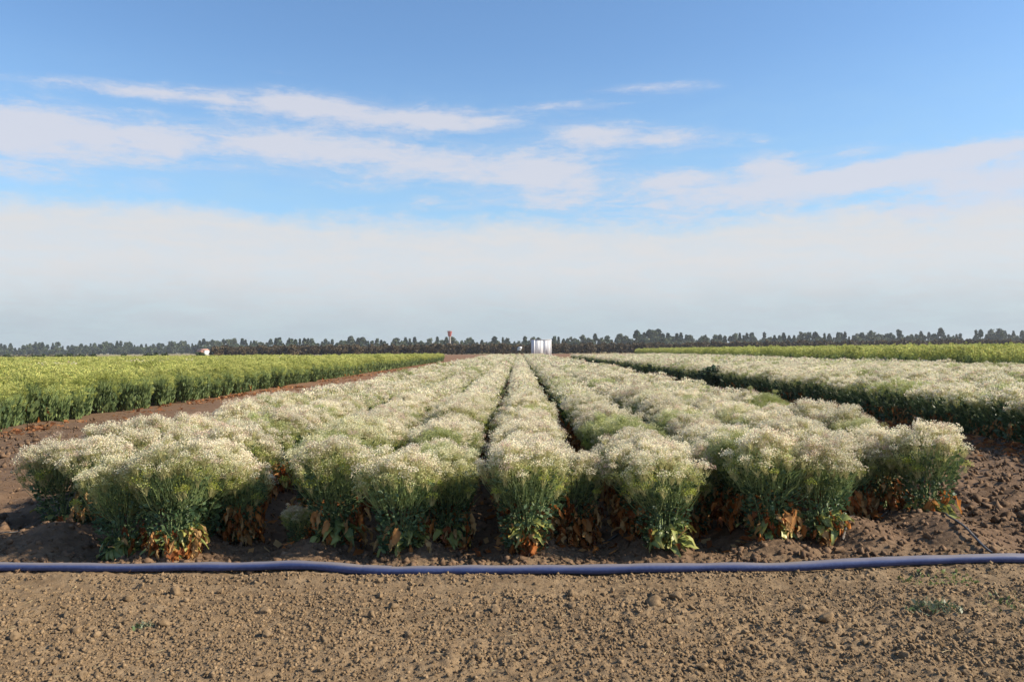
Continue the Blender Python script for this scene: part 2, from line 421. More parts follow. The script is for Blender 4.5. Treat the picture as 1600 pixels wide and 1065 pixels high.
# ------------------------------------------------------------------ plant meshes
def head_soup(s, g, Rx, Ry, H, n_umb, n_flo, fsize, lime=False, green=0.0, pedicels=0.5, mi=0, spread=0.065, mi_p=None, hang=1.0):
    """the airy cloud of tiny seed heads on a plant: many umbels, each a tuft of florets"""
    a = g.uniform(0, 2 * math.pi, n_umb); r = np.sqrt(g.uniform(0, 1, n_umb))
    lob = 1 + .11 * np.sin(a * 3 + g.uniform(0, 6)) + .07 * np.sin(a * 5 + g.uniform(0, 6))
    x = np.cos(a) * r * Rx * lob; y = np.sin(a) * r * Ry * lob
    low = g.uniform(0, 1, n_umb) ** 1.8
    z = H - 0.17 * r ** 2.6 - low * (0.12 + .09 * r) * (2.0 if lime else hang) + g.normal(0, .028, n_umb)
    stray = g.uniform(size=n_umb) < .05
    z = z + stray * g.uniform(.03, .10, n_umb)
    U = np.stack([x, y, z], 1)
    k = np.repeat(np.arange(n_umb), n_flo)
    off = g.normal(size=(len(k), 3)); off /= np.linalg.norm(off, axis=1, keepdims=True)
    off *= (g.uniform(.1, 1, len(k)) ** .45)[:, None] * spread * g.uniform(.7, 1.25, n_umb)[k][:, None]
    off[:, 2] = np.abs(off[:, 2]) * .95 - .018
    P = U[k] + off
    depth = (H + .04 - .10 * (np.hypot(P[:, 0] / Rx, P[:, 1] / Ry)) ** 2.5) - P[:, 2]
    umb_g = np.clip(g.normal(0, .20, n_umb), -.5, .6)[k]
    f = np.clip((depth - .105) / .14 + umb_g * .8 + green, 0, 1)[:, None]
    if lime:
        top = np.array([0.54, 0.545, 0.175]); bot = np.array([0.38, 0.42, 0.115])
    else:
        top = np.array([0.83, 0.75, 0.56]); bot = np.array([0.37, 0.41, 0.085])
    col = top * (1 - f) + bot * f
    spent = (g.uniform(size=n_umb) < .14)[k][:, None] * (not lime) * (1 - f)
    col = col * (1 - spent) + np.array([.60, .47, .36]) * spent
    col = col * g.uniform(.78, 1.18, (len(P), 1)) * (1 + g.normal(0, .05, (len(P), 3)))
    s.cards(P, fsize * g.uniform(.7, 1.35, len(P)), np.clip(col, .01, .9), mi=mi, g=g, aspect=1.15)
    if pedicels:
        m = g.uniform(size=len(P)) < pedicels
        base = U[k][m] + np.array([0, 0, -.075]) + g.normal(0, .008, (m.sum(), 3))
        base[:, :2] *= .94
        pc = (np.array([.50, .47, .23]) if not lime else np.array([.36, .40, .13])) * g.uniform(.7, 1.2, (m.sum(), 1))
        s.slivers(base, P[m], fsize * .42, pc, mi=mi if mi_p is None else mi_p, g=g)
    return U

def stem_soup(s, g, U, n_main, col0=(.16, .21, .085), col1=(.27, .34, .15), r=0.006, mi=0, branches=True, H=.9):
    mains = []
    for i in range(n_main):
        a = g.uniform(0, 6.283); rad = g.uniform(.2, .95)
        tgt = U[g.integers(len(U))] * np.array([.62, .62, 0]) + np.array([0, 0, H * g.uniform(.60, .74)])
        p0 = np.array([math.cos(a), math.sin(a), 0]) * .045 + np.array([0, 0, -.03])
        mid = p0 * .4 + tgt * .6; mid[2] = tgt[2] * .45; mid[:2] *= g.uniform(.6, .9)
        pts = [p0, (p0 + mid) / 2 * np.array([.95, .95, 1]), mid, (mid + tgt) / 2 * np.array([1.02, 1.02, 1.02]), tgt]
        s.tube(pts, r * 1.3, r * .6, np.array(col0) * .5 + np.array(col1) * .5 * g.uniform(.8, 1.2), 3, mi)
        mains.append((mid, tgt))
    if branches:
        T = np.array([m[1] for m in mains])
        for u in U:
            j = np.argmin(np.hypot(*(T[:, :2] - u[:2]).T) + g.uniform(0, .08, len(T)))
            m, tp = mains[j]; f = g.uniform(.2, 1)
            b0 = m * (1 - f) + tp * f; e = u + np.array([0, 0, -.07])
            if e[2] < b0[2] + .02: b0 = b0 * .6; 
            md = (b0 + e) / 2 + np.array([(e[0] - b0[0]) * .14, (e[1] - b0[1]) * .14, -.01])
            s.tube([b0, md, e], r * .55, r * .3, np.array(col1) * g.uniform(.85, 1.25), 3, mi)
    return mains

def foliage_soup(s, g, Rx, Ry, z0, z1, n, size, mi=0, upright=0, aspect=2.1, colour=((.034, .074, .032), (.135, .20, .090))):
    a = g.uniform(0, 6.283, n); q = g.uniform(0, 1, n)
    z = z0 + (z1 - z0) * q
    r = np.sqrt(g.uniform(.05, 1, n)) * (.54 + .34 * q)
    P = np.stack([np.cos(a) * r * Rx, np.sin(a) * r * Ry, z], 1)
    up = np.stack([np.cos(a), np.sin(a), g.uniform(.2, 1.6, n) + upright], 1) + g.normal(0, .45, (n, 3))
    f = g.uniform(0, 1, (n, 1)) ** 1.5
    col = np.array(colour[0]) * (1 - f) + np.array(colour[1]) * f
    s.cards(P, size * g.uniform(.6, 1.4, n), col, up=up, aspect=aspect, mi=mi, g=g)

def twig_soup(s, g, Rx, Ry, H, n, mi=0, w=.0055):
    """fine green twigs fanning up into the head"""
    a = g.uniform(0, 6.283, n); r = np.sqrt(g.uniform(.02, 1, n)); z = g.uniform(.44, .68, n) * H
    P0 = np.stack([np.cos(a) * r * Rx * .72, np.sin(a) * r * Ry * .72, z], 1)
    P1 = P0 + np.stack([np.cos(a) * .09 * r, np.sin(a) * .09 * r, g.uniform(.08, .22, n)], 1) + g.normal(0, .022, (n, 3))
    P1[:, 2] = np.minimum(P1[:, 2], H - .06 - .22 * r ** 2)
    s.slivers(P0, P1, w, np.array([.24, .31, .115]) * g.uniform(.5, 1.5, (n, 1)), mi=mi, g=g)

def big_leaf(g, L, W, curl, wave, nl=6, nw=4):
    """one broad leaf with a petiole, from the origin outward along +x"""
    u = np.linspace(0, 1, nl); v = np.linspace(-1, 1, nw)
    Vv = []
    ph = g.uniform(0, 6.283, 4)
    for a in u:
        w = W * (0.10 + .90 * math.sin(math.pi * min(1, a * .92 + .06)) ** .8) if a > .2 else W * .07
        for b in v:
            x = a * L; z = curl[0] * a - curl[1] * a * a
            y = b * w * (1 - .25 * curl[2] * abs(b))
            z += wave * (math.sin(a * 9 + ph[0] + b * 2) * .5 + math.sin(a * 15 + ph[1]) * .3) * abs(b) * (a > .2) + curl[2] * W * .5 * b * b
            Vv.append((x, y, z))
    Q = [(i * nw + j, i * nw + j + 1, (i + 1) * nw + j + 1, (i + 1) * nw + j) for i in range(nl - 1) for j in range(nw - 1)]
    return np.array(Vv), np.array(Q), np.repeat(u, nw), np.tile(np.abs(v), nl)

DRY_COL = [(.56, .22, .060), (.46, .16, .045), (.58, .30, .115), (.30, .105, .038), (.62, .40, .18)]
def leaf_variant(g, kind):
    if kind == 'dry':
        V, Q, u, v = big_leaf(g, g.uniform(.065, .125), g.uniform(.018, .034), (g.uniform(-.01, .05), g.uniform(.03, .13), g.uniform(.5, 1.6)), .020)
        V = V + g.normal(0, .007, V.shape)
        c = np.array(DRY_COL[g.integers(len(DRY_COL))]) * g.uniform(.8, 1.2, (len(V), 1))
        c = c * (1 - .3 * v[:, None])
    else:
        V, Q, u, v = big_leaf(g, g.uniform(.07, .135), g.uniform(.024, .044), (g.uniform(.03, .11), g.uniform(.05, .17), g.uniform(.2, .9)), .020)
        V = V + g.normal(0, .003, V.shape)
        c0 = np.array((.115, .185, .050)); c1 = np.array((.30, .315, .070)); c2 = np.array((.42, .30, .07))
        f = g.uniform(0, 1) if kind == 'basal' else g.uniform(.5, 1)
        c = c0 * (1 - f) + c1 * f
        c = np.tile(c, (len(V), 1)) * g.uniform(.9, 1.1, (len(V), 1))
        e = np.clip((u - .75) * 3 * f + (v > .9) * .4 * f, 0, 1)[:, None]
        c = c * (1 - e) + c2 * e
        rib = (v < .4)[:, None]
        c = np.where(rib, c * .6 + np.array((.32, .36, .16)) * .4, c)
    return V, Q, c

g0 = np.random.default_rng(3)
LEAF = {k: [] for k in ('dry', 'basal', 'yellow')}
for k, n in (('dry', 12), ('basal', 8), ('yellow', 6)):
    for i in range(n + 6):
        V, Q, c = leaf_variant(g0, k)
        s = Soup(); s.add(V, Q, col=c)
        LEAF[k].append((s.mesh('leaf_' + k, [M_dry if k == 'dry' else M_basal], True), V, Q, c))

def leaf_place(g, kind, zr, rr, side=None):
    a = g.uniform(0, 6.283) if side is None or g.uniform() < .25 else g.uniform(*side); r = g.uniform(*rr); z = g.uniform(*zr)
    pitch = g.uniform(.3, 1.35) if kind == 'dry' else g.uniform(-.45, .35)
    return (math.cos(a) * r, math.sin(a) * r, z), (g.uniform(-.7, .7), pitch, a + g.normal(0, .35)), g.uniform(.75, 1.25)

def leaf_cluster(s, g, kind, n, zr, rr, mi=0, sx=1.0):
    for i in range(n):
        p, e, sc = leaf_place(g, kind, zr, rr)
        me, V, Q, c = LEAF[kind][g.integers(len(LEAF[kind]))]
        M = np.array(Euler(e).to_matrix())
        s.add((V * sc) @ M.T * np.array([sx, 1, 1]) + np.array(p), Q, col=c * g.uniform(.8, 1.2), mi=mi)

# ---- near plants: three to five parts each, ten plants to copy from
NEAR = []
for i in range(12):
    g = np.random.default_rng(100 + i)
    H = .86; Rx, Ry = .345, .31
    sh = Soup(); U = head_soup(sh, g, Rx, Ry, H, 115, 105, .0092, green=(0.45 if i in (3, 7) else g.uniform(-.12, .10)), pedicels=.22)
    ss = Soup(); stem_soup(ss, g, U, 13, H=H)
    sf = Soup(); foliage_soup(sf, g, .33, .31, .03, .60, 1150, .027, aspect=1.6, upright=-.5)
    twig_soup(sf, g, Rx, Ry, H, 700, w=.0042)
    foliage_soup(sf, g, .40, .34, .38, .70, 420, .019, aspect=1.6, colour=((.07, .115, .045), (.16, .21, .085)))
    sd = Soup(); leaf_cluster(sd, g, 'dry', 120, (.04, .36), (.08, .27))
    sb = Soup(); leaf_cluster(sb, g, 'basal', 8, (.05, .20), (.03, .12)); leaf_cluster(sb, g, 'yellow', 4, (.05, .16), (.03, .13))
    NEAR.append(dict(head=sh.mesh('seed_heads', [M_floret]), stem=ss.mesh('stems', [M_stem]), fol=sf.mesh('foliage', [M_leaf]),
                     dry=sd.mesh('dry_leaves', [M_dry], True), basal=sb.mesh('basal_leaves', [M_basal], True)))

def plant(name, x, y, variant, label, cat, group=None, rot=0.0, sc=1.0, hz=1.0, dry=True, basal=False, single=None, g=rng):
    z = float(gz(x, y)) - .01
    e = obj(name, None, loc=(x, y, z), rot=(0, 0, rot), scale=(sc, sc, sc * hz)); e.empty_display_size = .2
    tag(e, label, cat, group)
    v = variant
    tag(obj('seed_head_cloud', v['head'], e), kind='stuff')
    obj('stem_cluster', v['stem'], e)
    tag(obj('foliage', v['fol'], e), kind='stuff')
    if single:      # front plants: each low leaf is a part of its own
        for kind, n, zr, rr in single:
            for q in range(int(n * (4.6 if kind == 'dry' else 3.0))):
                p, eu, s2 = leaf_place(g, kind, zr, rr, (-2.3, .7))
                obj('dry_leaf' if kind == 'dry' else 'basal_leaf', LEAF[kind][g.integers(len(LEAF[kind]))][0], e, p, eu, s2)
    else:
        if dry: tag(obj('dry_leaf_mass', v['dry'], e), kind='stuff')
        if basal: tag(obj('basal_leaf_mass', v['basal'], e), kind='stuff')
    return e

# ---- the plants along the front, each described for itself
D = lambda n, z=(.04, .32), r=(.10, .25): ('dry', n, z, r)
B = lambda n, z=(.04, .20), r=(.06, .16): ('basal', n, z, r)
Yl = lambda n, z=(.04, .18), r=(.08, .18): ('yellow', n, z, r)
front = [
 (-4.18, 7.55, 0, 1.06, .95, [D(5), B(5), Yl(2)], 'cream headed seed plant at the far left front corner of the white field'),
 (-3.72, 7.35, 5, .95, .92, [D(14, (.15, .42)), B(2)], 'seed plant with rusty dry leaves right of the far left corner plant'),
 (-3.12, 6.50, 1, .97, .96, [D(4), B(9), Yl(2)], 'leafy seed plant behind the blue hose, left half of the big left front clump'),
 (-2.66, 6.34, 7, 1.0, 1.0, [D(16, (.03, .22), (.08, .22)), B(8), Yl(3)], 'greenish seed plant with orange leaves at its foot, right half of left front clump'),
 (-2.42, 7.15, 4, .90, .95, [D(20, (.1, .42))], 'seed plant with brown hanging leaves facing the furrow right of the left front clump'),
 (-1.50, 6.70, 3, 1.0, .99, [D(6), Yl(7, (.05, .22)), B(2)], 'bushy greenish seed plant with yellow green leaf tuft at foot, right of ripple marked furrow'),
 (-0.92, 6.40, 6, .98, .95, [D(3), B(7), Yl(2)], 'seed plant left of centre with broad green leaves at its shaded foot'),
 (-0.58, 6.72, 2, .92, .98, [D(10), B(3), Yl(4)], 'seed plant with yellowing foot leaves just left of the dark furrow near centre'),
 (0.04, 6.30, 8, 1.0, .98, [D(24, (.03, .20), (.03, .12)), B(6, (.12, .25))], 'green leafed seed plant with bright orange withered foot at the front of the middle row'),
 (0.44, 6.92, 0, .92, .99, [D(26, (.05, .40)), Yl(1)], 'seed plant with round cream top over brown withered leaves, behind middle row front plant'),
 (1.10, 6.36, 7, .96, .90, [D(2), B(14, (.03, .24)), Yl(3)], 'flat topped lime green seed plant with lush cabbage like leaves at its foot'),
 (1.50, 7.30, 9, .92, 1.0, [D(30, (.05, .5), (.05, .16))], 'seed plant with a tall column of copper dry leaves right of flat topped green plant'),
 (1.98, 6.60, 10, 1.0, .97, [D(10), B(8)], 'blue green leafed seed plant, left half of the right front clump'),
 (2.42, 6.66, 11, .95, 1.0, [D(14, (.03, .26), (.06, .18)), Yl(8, (.05, .24), (.05, .17)), B(3)], 'seed plant with glowing yellow and orange foot leaves, right half of right front clump'),
 (2.98, 7.62, 5, .95, .96, [D(20, (.08, .36)), B(2)], 'seed plant over orange dry leaves between right front clump and right corner plant'),
 (3.66, 7.45, 2, 1.06, .95, [Yl(9, (.04, .22), (.06, .18)), B(5), D(4)], 'round cream headed seed plant with curled yellow green leaves at the right front corner'),
]
gf = np.random.default_rng(77)
for (x, y, v, sc, hz, single, lab) in front:
    plant('seed_plant', x, y, NEAR[v], lab, 'plant', 'seed plants along the front of the white field', gf.normal(0, .25), sc * .94, hz / .94, single=single, g=gf)
# small pale plant in the furrow
sp = plant('small_plant', -1.82, 6.78, NEAR[3], 'small grey green young plant in the furrow left of the yellow footed plant', 'plant', None, 1.0, .42, .85, single=[B(3)], g=gf)

# ---- the rest of the white field that shows plant by plant
names = ['outermost left', 'second from left', 'third from left', 'fourth from left', 'middle', 'fourth from right', 'third from right', 'second from right', 'outermost right']
INDIV_END = 13.6
gp = np.random.default_rng(8)
taken = [(f[0], f[1]) for f in front]
cnt = 0
for r, (rx, fy) in enumerate(zip(ROWS, FRONT)):
    y = fy + .28; c0 = cnt
    while y < INDIV_END:
        x = rx + gp.normal(0, .035)
        if all((x - a) ** 2 + (y - b) ** 2 > .062 for a, b in taken):
            v = NEAR[gp.integers(12)]
            k = cnt - c0
            lab = ('cream headed seed plant %s the front of the %s row' % (('second behind', 'third behind', 'fourth behind')[k], names[r])) if k < 3 else 'cream headed seed plant deep within the %s row' % names[r]
            plant('seed_plant', x, y, v, lab, 'plant',
                  'seed plants in the %s row' % names[r], gp.choice([0, math.pi]) + gp.normal(0, .35), gp.uniform(.90, 1.07), gp.uniform(.84, .98),
                  dry=gp.uniform() < .8, basal=gp.uniform() < .35)
            cnt += 1
        y += gp.uniform(.25, .35)

# ---- lime plants of the left field and white plants of the right field: their facing edge rows
def lod_plant(seed, H, Rx, Ry, lime, nu, nf, fs, nleaf, lsize, name, ndry=8, green=0.0, dark=1.0):
    g = np.random.default_rng(seed); s = Soup()
    U = head_soup(s, g, Rx, Ry, H, nu, nf, fs, lime=lime, green=green, pedicels=.25, mi=0, spread=.075)
    stem_soup(s, g, U, 9, r=.008, mi=1, branches=False, H=H)
    if lime:
        foliage_soup(s, g, Rx * .95, Ry, .05, H * .58, nleaf, lsize, mi=2, colour=((.085, .13, .052), (.22, .27, .10)), upright=1.6)
        twig_soup(s, g, Rx, Ry, H, 120, mi=2, w=.014)
    else:
        foliage_soup(s, g, Rx * .9, Ry, .06, H * .72, nleaf, lsize, mi=2)
    leaf_cluster(s, g, 'dry', ndry, (.05, .36), (.05, .22), mi=3)
    return s.mesh(name, [M_lime if lime else M_floret, M_stem, M_leaf, M_dry])
def parts_plant(seed, H, Rx, Ry, lime, nu, nf, fs, nleaf, lsize, ndry):
    g = np.random.default_rng(seed)
    sh = Soup(); U = head_soup(sh, g, Rx, Ry, H, nu, nf, fs, lime=lime, pedicels=.35, spread=.07, hang=.55)
    ss = Soup(); stem_soup(ss, g, U, 11, r=.007, H=H)
    sf = Soup()
    foliage_soup(sf, g, Rx * .95, Ry, .05, H * (.60 if lime else .74), nleaf, lsize, colour=((.080, .125, .050), (.21, .26, .095)) if lime else ((.040, .080, .034), (.10, .155, .065)), upright=1.6 if lime else 0)
    if lime: twig_soup(sf, g, Rx, Ry, H, 300, w=.011)
    sd = Soup(); leaf_cluster(sd, g, 'dry', ndry, (.04, .36), (.05, .22))
    return dict(head=sh.mesh('seed_heads', [M_lime if lime else M_floret]), stem=ss.mesh('stems', [M_stem]), fol=sf.mesh('foliage', [M_leaf]), dry=sd.mesh('dry_leaves', [M_dry], True), basal=None)
LIMEP = [parts_plant(300 + i, 1.0, .36, .30, True, 46, 34, .018, 330, .065, 5) for i in range(5)]
EDGEP = [parts_plant(330 + i, .88, .37, .30, False, 46, 34, .018, 330, .050, 60) for i in range(5)]
y = 14.2; LEFT_X = -10.9
while y < 50:
    x = LEFT_X + gp.normal(0, .13)
    plant('lime_plant', x, y, LIMEP[gp.integers(5)], 'lime green feathery plant in the near edge row of the left field', 'plant', 'lime green plants along the left field edge',
          gp.choice([0, math.pi]) + gp.normal(0, .3), gp.uniform(.82, 1.14), gp.uniform(.86, 1.12), dry=gp.uniform() < .45)
    y += gp.uniform(.27, .40)
y = 10.6; RIGHT_X = 7.95
while y < 31:
    x = RIGHT_X + gp.normal(0, .05)
    plant('seed_plant', x, y, EDGEP[gp.integers(5)], 'cream headed seed plant with rusty lower leaves in the shaded edge row of right field', 'plant', 'seed plants along the right field edge',
          gp.choice([0, math.pi]) + gp.normal(0, .3), gp.uniform(.94, 1.06), gp.uniform(.86, 1.0), dry=gp.uniform() < .75)
    y += gp.uniform(.27, .38)
# the dark weed standing out of that edge
gw = np.random.default_rng(41)
we = obj('weed_bush', None, loc=(7.65, 32.5, float(gz(7.65, 32.5))), scale=(1.05, .9, .72)); tag(we, 'dark green weedy bush sticking out of the right field edge row', 'bush')
s = Soup()
for k in range(14):
    a = gw.uniform(0, 6.28); t = np.array([math.cos(a) * .55, math.sin(a) * .45, gw.uniform(.8, 1.25)]) * gw.uniform(.7, 1)
    s.tube([(0, 0, -.03), t * np.array([.4, .4, .5]), t], .014, .005, (.10, .12, .05), 3)
obj('stem_cluster', s.mesh('weed_stems', [M_stem]), we)
s = Soup(); q = gw.normal(size=(700, 3)); q /= np.linalg.norm(q, axis=1, keepdims=True)
q *= (gw.uniform(.2, 1, 700) ** .5)[:, None] * np.array([.62, .55, .58]); q[:, 2] += .66
s.cards(q, .10 * gw.uniform(.6, 1.4, 700), np.array([.050, .080, .034]) * gw.uniform(.7, 1.5, (700, 1)), aspect=1.8, g=gw)
tag(obj('foliage', s.mesh('weed_foliage', [M_leaf]), we), kind='stuff')

# ------------------------------------------------------------------ the crops beyond counting
def crop(name, label, meshes, pts, rots, scl, idx):
    """one object: the plants past the counted ones, spread by geometry nodes"""
    me = bpy.data.meshes.new(name); n = len(pts)
    me.vertices.add(n); me.vertices.foreach_set('co', np.asarray(pts, np.float32).ravel())
    for nm, ty, arr in (('rot', 'FLOAT', rots), ('scl', 'FLOAT_VECTOR', scl), ('idx', 'INT', idx)):
        a = me.attributes.new(nm, ty, 'POINT')
        a.data.foreach_set('vector' if ty == 'FLOAT_VECTOR' else 'value', np.asarray(arr, np.int32 if ty == 'INT' else np.float32).ravel())
    o = obj(name, me); tag(o, label, None, None, 'stuff')
    ng = bpy.data.node_groups.new(name + '_spread', 'GeometryNodeTree')
    ng.interface.new_socket('Geometry', in_out='INPUT', socket_type='NodeSocketGeometry')
    ng.interface.new_socket('Geometry', in_out='OUTPUT', socket_type='NodeSocketGeometry')
    N = ng.nodes; L = ng.links
    gi = N.new('NodeGroupInput'); go = N.new('NodeGroupOutput')
    jn = N.new('GeometryNodeJoinGeometry')
    def attr(nm, ty):
        a = N.new('GeometryNodeInputNamedAttribute'); a.data_type = ty; a.inputs['Name'].default_value = nm
        return a.outputs[0]
    for i, m in enumerate(meshes):
        src = bpy.data.objects.new(name + '_plant', m)
        oi = N.new('GeometryNodeObjectInfo'); oi.inputs['Object'].default_value = src; oi.inputs['As Instance'].default_value = True
        ip = N.new('GeometryNodeInstanceOnPoints')
        cp = N.new('FunctionNodeCompare'); cp.data_type = 'INT'; cp.operation = 'EQUAL'
        L.new(attr('idx', 'INT'), cp.inputs[2]); cp.inputs[3].default_value = i
        cx = N.new('ShaderNodeCombineXYZ'); L.new(attr('rot', 'FLOAT'), cx.inputs[2])
        L.new(gi.outputs[0], ip.inputs['Points']); L.new(cp.outputs[0], ip.inputs['Selection'])
        L.new(oi.outputs['Geometry'], ip.inputs['Instance']); L.new(cx.outputs[0], ip.inputs['Rotation'])
        L.new(attr('scl', 'FLOAT_VECTOR'), ip.inputs['Scale'])
        L.new(ip.outputs[0], jn.inputs[0])
    L.new(jn.outputs[0], go.inputs[0])
    md = o.modifiers.new('spread', 'NODES'); md.node_group = ng
    return o

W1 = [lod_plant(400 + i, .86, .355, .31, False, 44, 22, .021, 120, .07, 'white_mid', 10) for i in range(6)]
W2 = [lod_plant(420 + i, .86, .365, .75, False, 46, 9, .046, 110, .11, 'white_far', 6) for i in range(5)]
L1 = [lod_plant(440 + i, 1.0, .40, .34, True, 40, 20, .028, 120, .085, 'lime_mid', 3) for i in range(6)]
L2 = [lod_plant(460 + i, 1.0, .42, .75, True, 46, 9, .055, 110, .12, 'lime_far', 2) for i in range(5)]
gc = np.random.default_rng(9)
def rows_pts(rows, y0, y1, step, near=lambda x: 0.0, jit=.05):
    out = []
    for x in rows:
        s = max(y0, near(x))
        if s >= y1: continue
        ys = np.arange(s, y1, step) + gc.uniform(-.3, .3, len(np.arange(s, y1, step))) * step
        out.append(np.stack([x + gc.normal(0, jit, len(ys)), ys], 1))
    return np.concatenate(out) if out else np.zeros((0, 2))
def lay(name, label, meshes, P, hz=1.0, svar=.08):
    n = len(P); z = gz(P[:, 0], P[:, 1]) * sstep(400, 100, np.abs(P[:, 0])) - .01
    s = gc.uniform(1 - svar, 1 + svar, n); patch = .94 + .12 * vnoise(P[:, 0] * .5, P[:, 1] * .35, 60)
    scl = np.stack([s, s, s * hz * patch * gc.uniform(.93, 1.07, n)], 1)
    crop(name, label, meshes, np.column_stack([P, z]), gc.choice([0, math.pi], n) + gc.normal(0, .12 if 'far' in meshes[0].name else .4, n), scl, gc.integers(0, len(meshes), n))

FAR_END = 128
lay('white_crop', 'rows of cream headed seed plants running away through the middle of the field', W1, rows_pts(ROWS, INDIV_END, 36, .30, jit=.04), .91)
lay('distant_white_crop', 'far end of the white headed rows in the middle of the field', W2, rows_pts(ROWS, 36, FAR_END, .62, jit=.03), .91)
vis = lambda x: max(0.0, (abs(x) - 3.0) / .66)          # only what can come into view
rr = [RIGHT_X + .88 * k for k in range(0, 15)]
lay('right_white_crop', 'broad band of cream headed plants in the field on the right', W1,
    np.concatenate([rows_pts(rr[1:], 9, 40, .30, vis, .05), rows_pts(rr[:1], 31, 40, .30, vis)]), .93)
lay('distant_right_white_crop', 'far rows of cream headed plants in the field on the right', W2, rows_pts(rr, 40, 120, .62, vis), .93)
lr = [LEFT_X - .88 * k for k in range(0, 150)]
pale = [x for x in lr if -29 < x < -24]
green = [x for x in lr if x not in pale]
lay('lime_crop', 'mass of lime green feathery plants filling the field on the left', L1,
    np.concatenate([rows_pts(green[1:40], 12, 50, .33, vis, .08), rows_pts(green[:1], 50, 60, .33, vis)]), 1.0, .17)
lay('distant_lime_crop', 'far part of the lime green crop on the left', L2,
    np.concatenate([rows_pts(green[1:], 50, 118, .70, vis, .08), rows_pts(green[:1], 60, 118, .70, vis)]), 1.0, .1)
lay('pale_crop_strip', 'pale strip of cream headed plants within the left green field', W2, rows_pts(pale, 20, 118, .62, vis), 1.02)
gr = [21.4 + .9 * k for k in range(0, 125)]
lay('right_lime_crop', 'tall yellow green crop behind the white band on the right', L2, rows_pts(gr, 30, 150, .70, vis, .08), 1.42, .06)

# ------------------------------------------------------------------ hose, drip tapes
def tube_mesh(name, pts, rads, mats, sides=14, flat=1.0):
    pts = np.asarray(pts, float); k = len(pts)
    d = np.gradient(pts, axis=0); d /= np.linalg.norm(d, axis=1, keepdims=True)
    a = np.cross(d, [0, 0, 1.0]); a /= np.linalg.norm(a, axis=1, keepdims=True); b = np.cross(a, d)
    ang = np.arange(sides) * 2 * math.pi / sides
    rads = np.asarray(rads, float) * np.ones(k)
    V = (pts[:, None, :] + (a[:, None, :] * np.cos(ang)[None, :, None] + b[:, None, :] * np.sin(ang)[None, :, None] * flat) * rads[:, None, None]).reshape(-1, 3)
    Q = [(i * sides + j, i * sides + (j + 1) % sides, (i + 1) * sides + (j + 1) % sides, (i + 1) * sides + j) for i in range(k - 1) for j in range(sides)]
    return mesh_np(name, V, Q, mats=mats, smooth=True)
hx = np.array([-11, -3.72, -2.9, -2.2, -1.95, -1.72, -1.4, -1.05, -.7, -.1, .9, 1.8, 2.4, 3.6, 11.0])
hy = np.array([6.05, 5.93, 5.90, 5.90, 5.90, 5.90, 5.86, 5.80, 5.79, 5.79, 5.80, 5.80, 5.82, 5.82, 5.85])
hzv = np.array([.045, .045, .043, .045, .051, .054, .048, .040, .040, .044, .047, .050, .062, .066, .06])
X = np.linspace(-11, 11, 441)
def smooth(a, n=15):
    k = np.hanning(n); k /= k.sum(); return np.convolve(np.pad(a, n // 2, 'edge'), k, 'valid')
HY = smooth(np.interp(X, hx, hy)); HZ = smooth(np.interp(X, hx, hzv)) + smooth((rng.uniform(size=441) - .5) * .02, 25)
HR = .0365 + smooth((rng.uniform(size=441) - .5) * .014, 7)
hose = obj('irrigation_hose', None, loc=(0, 5.8, 0)); tag(hose, 'long dusty blue irrigation hose lying across the soil in front of the plants', 'hose')
ZH = HZ + gz(X, HY) * .6
pts = np.stack([X, HY - 5.8, ZH], 1)
obj('pipe', tube_mesh('hose_pipe', pts, HR, [M_pipe], 18, .88), hose)
j = np.argmin(np.abs(X + 1.02))
obj('coupling', tube_mesh('hose_coupling', pts[j - 2:j + 3], [.038, .0395, .0395, .0395, .038], [M_pipe], 18, .90), hose)
def tape(name, label, P, r=.009):
    P = np.array(P, float); t = np.linspace(0, 1, 30); ti = np.linspace(0, 1, len(P))
    x = smooth(np.interp(t, ti, P[:, 0]), 5); y = smooth(np.interp(t, ti, P[:, 1]), 5); h = smooth(np.interp(t, ti, P[:, 2]), 5)
    o = obj(name, tube_mesh(name, np.stack([x, y, gz(x, y) + h], 1), r, [M_tape], 8, .6)); tag(o, label, 'drip tape', 'drip tapes leaving the rows')
tape('drip_tape', 'thin pale drip tape running from the right corner plant down to the hose', [(3.55, 7.55, .06), (3.55, 7.0, .05), (3.45, 6.7, .03), (3.42, 6.35, .05), (3.38, 5.95, .05)], .011)
tape('drip_tape', 'grey drip tape on the soil mound beside the right front clump', [(2.5, 6.45, .02), (2.75, 6.9, .015), (3.1, 7.3, .02), (3.5, 7.7, .03)], .011)
tape('drip_tape', 'grey drip tape crossing the soil mound at the left edge', [(-5.2, 6.2, .02), (-4.4, 6.55, .03), (-4.05, 6.9, .02), (-3.9, 7.4, .02)], .010)
tape('drip_tape', 'drip tape lying in the dark furrow right of the middle row', [(.55, 6.75, .02), (.75, 6.95, .015), (.95, 7.2, .02)], .011)

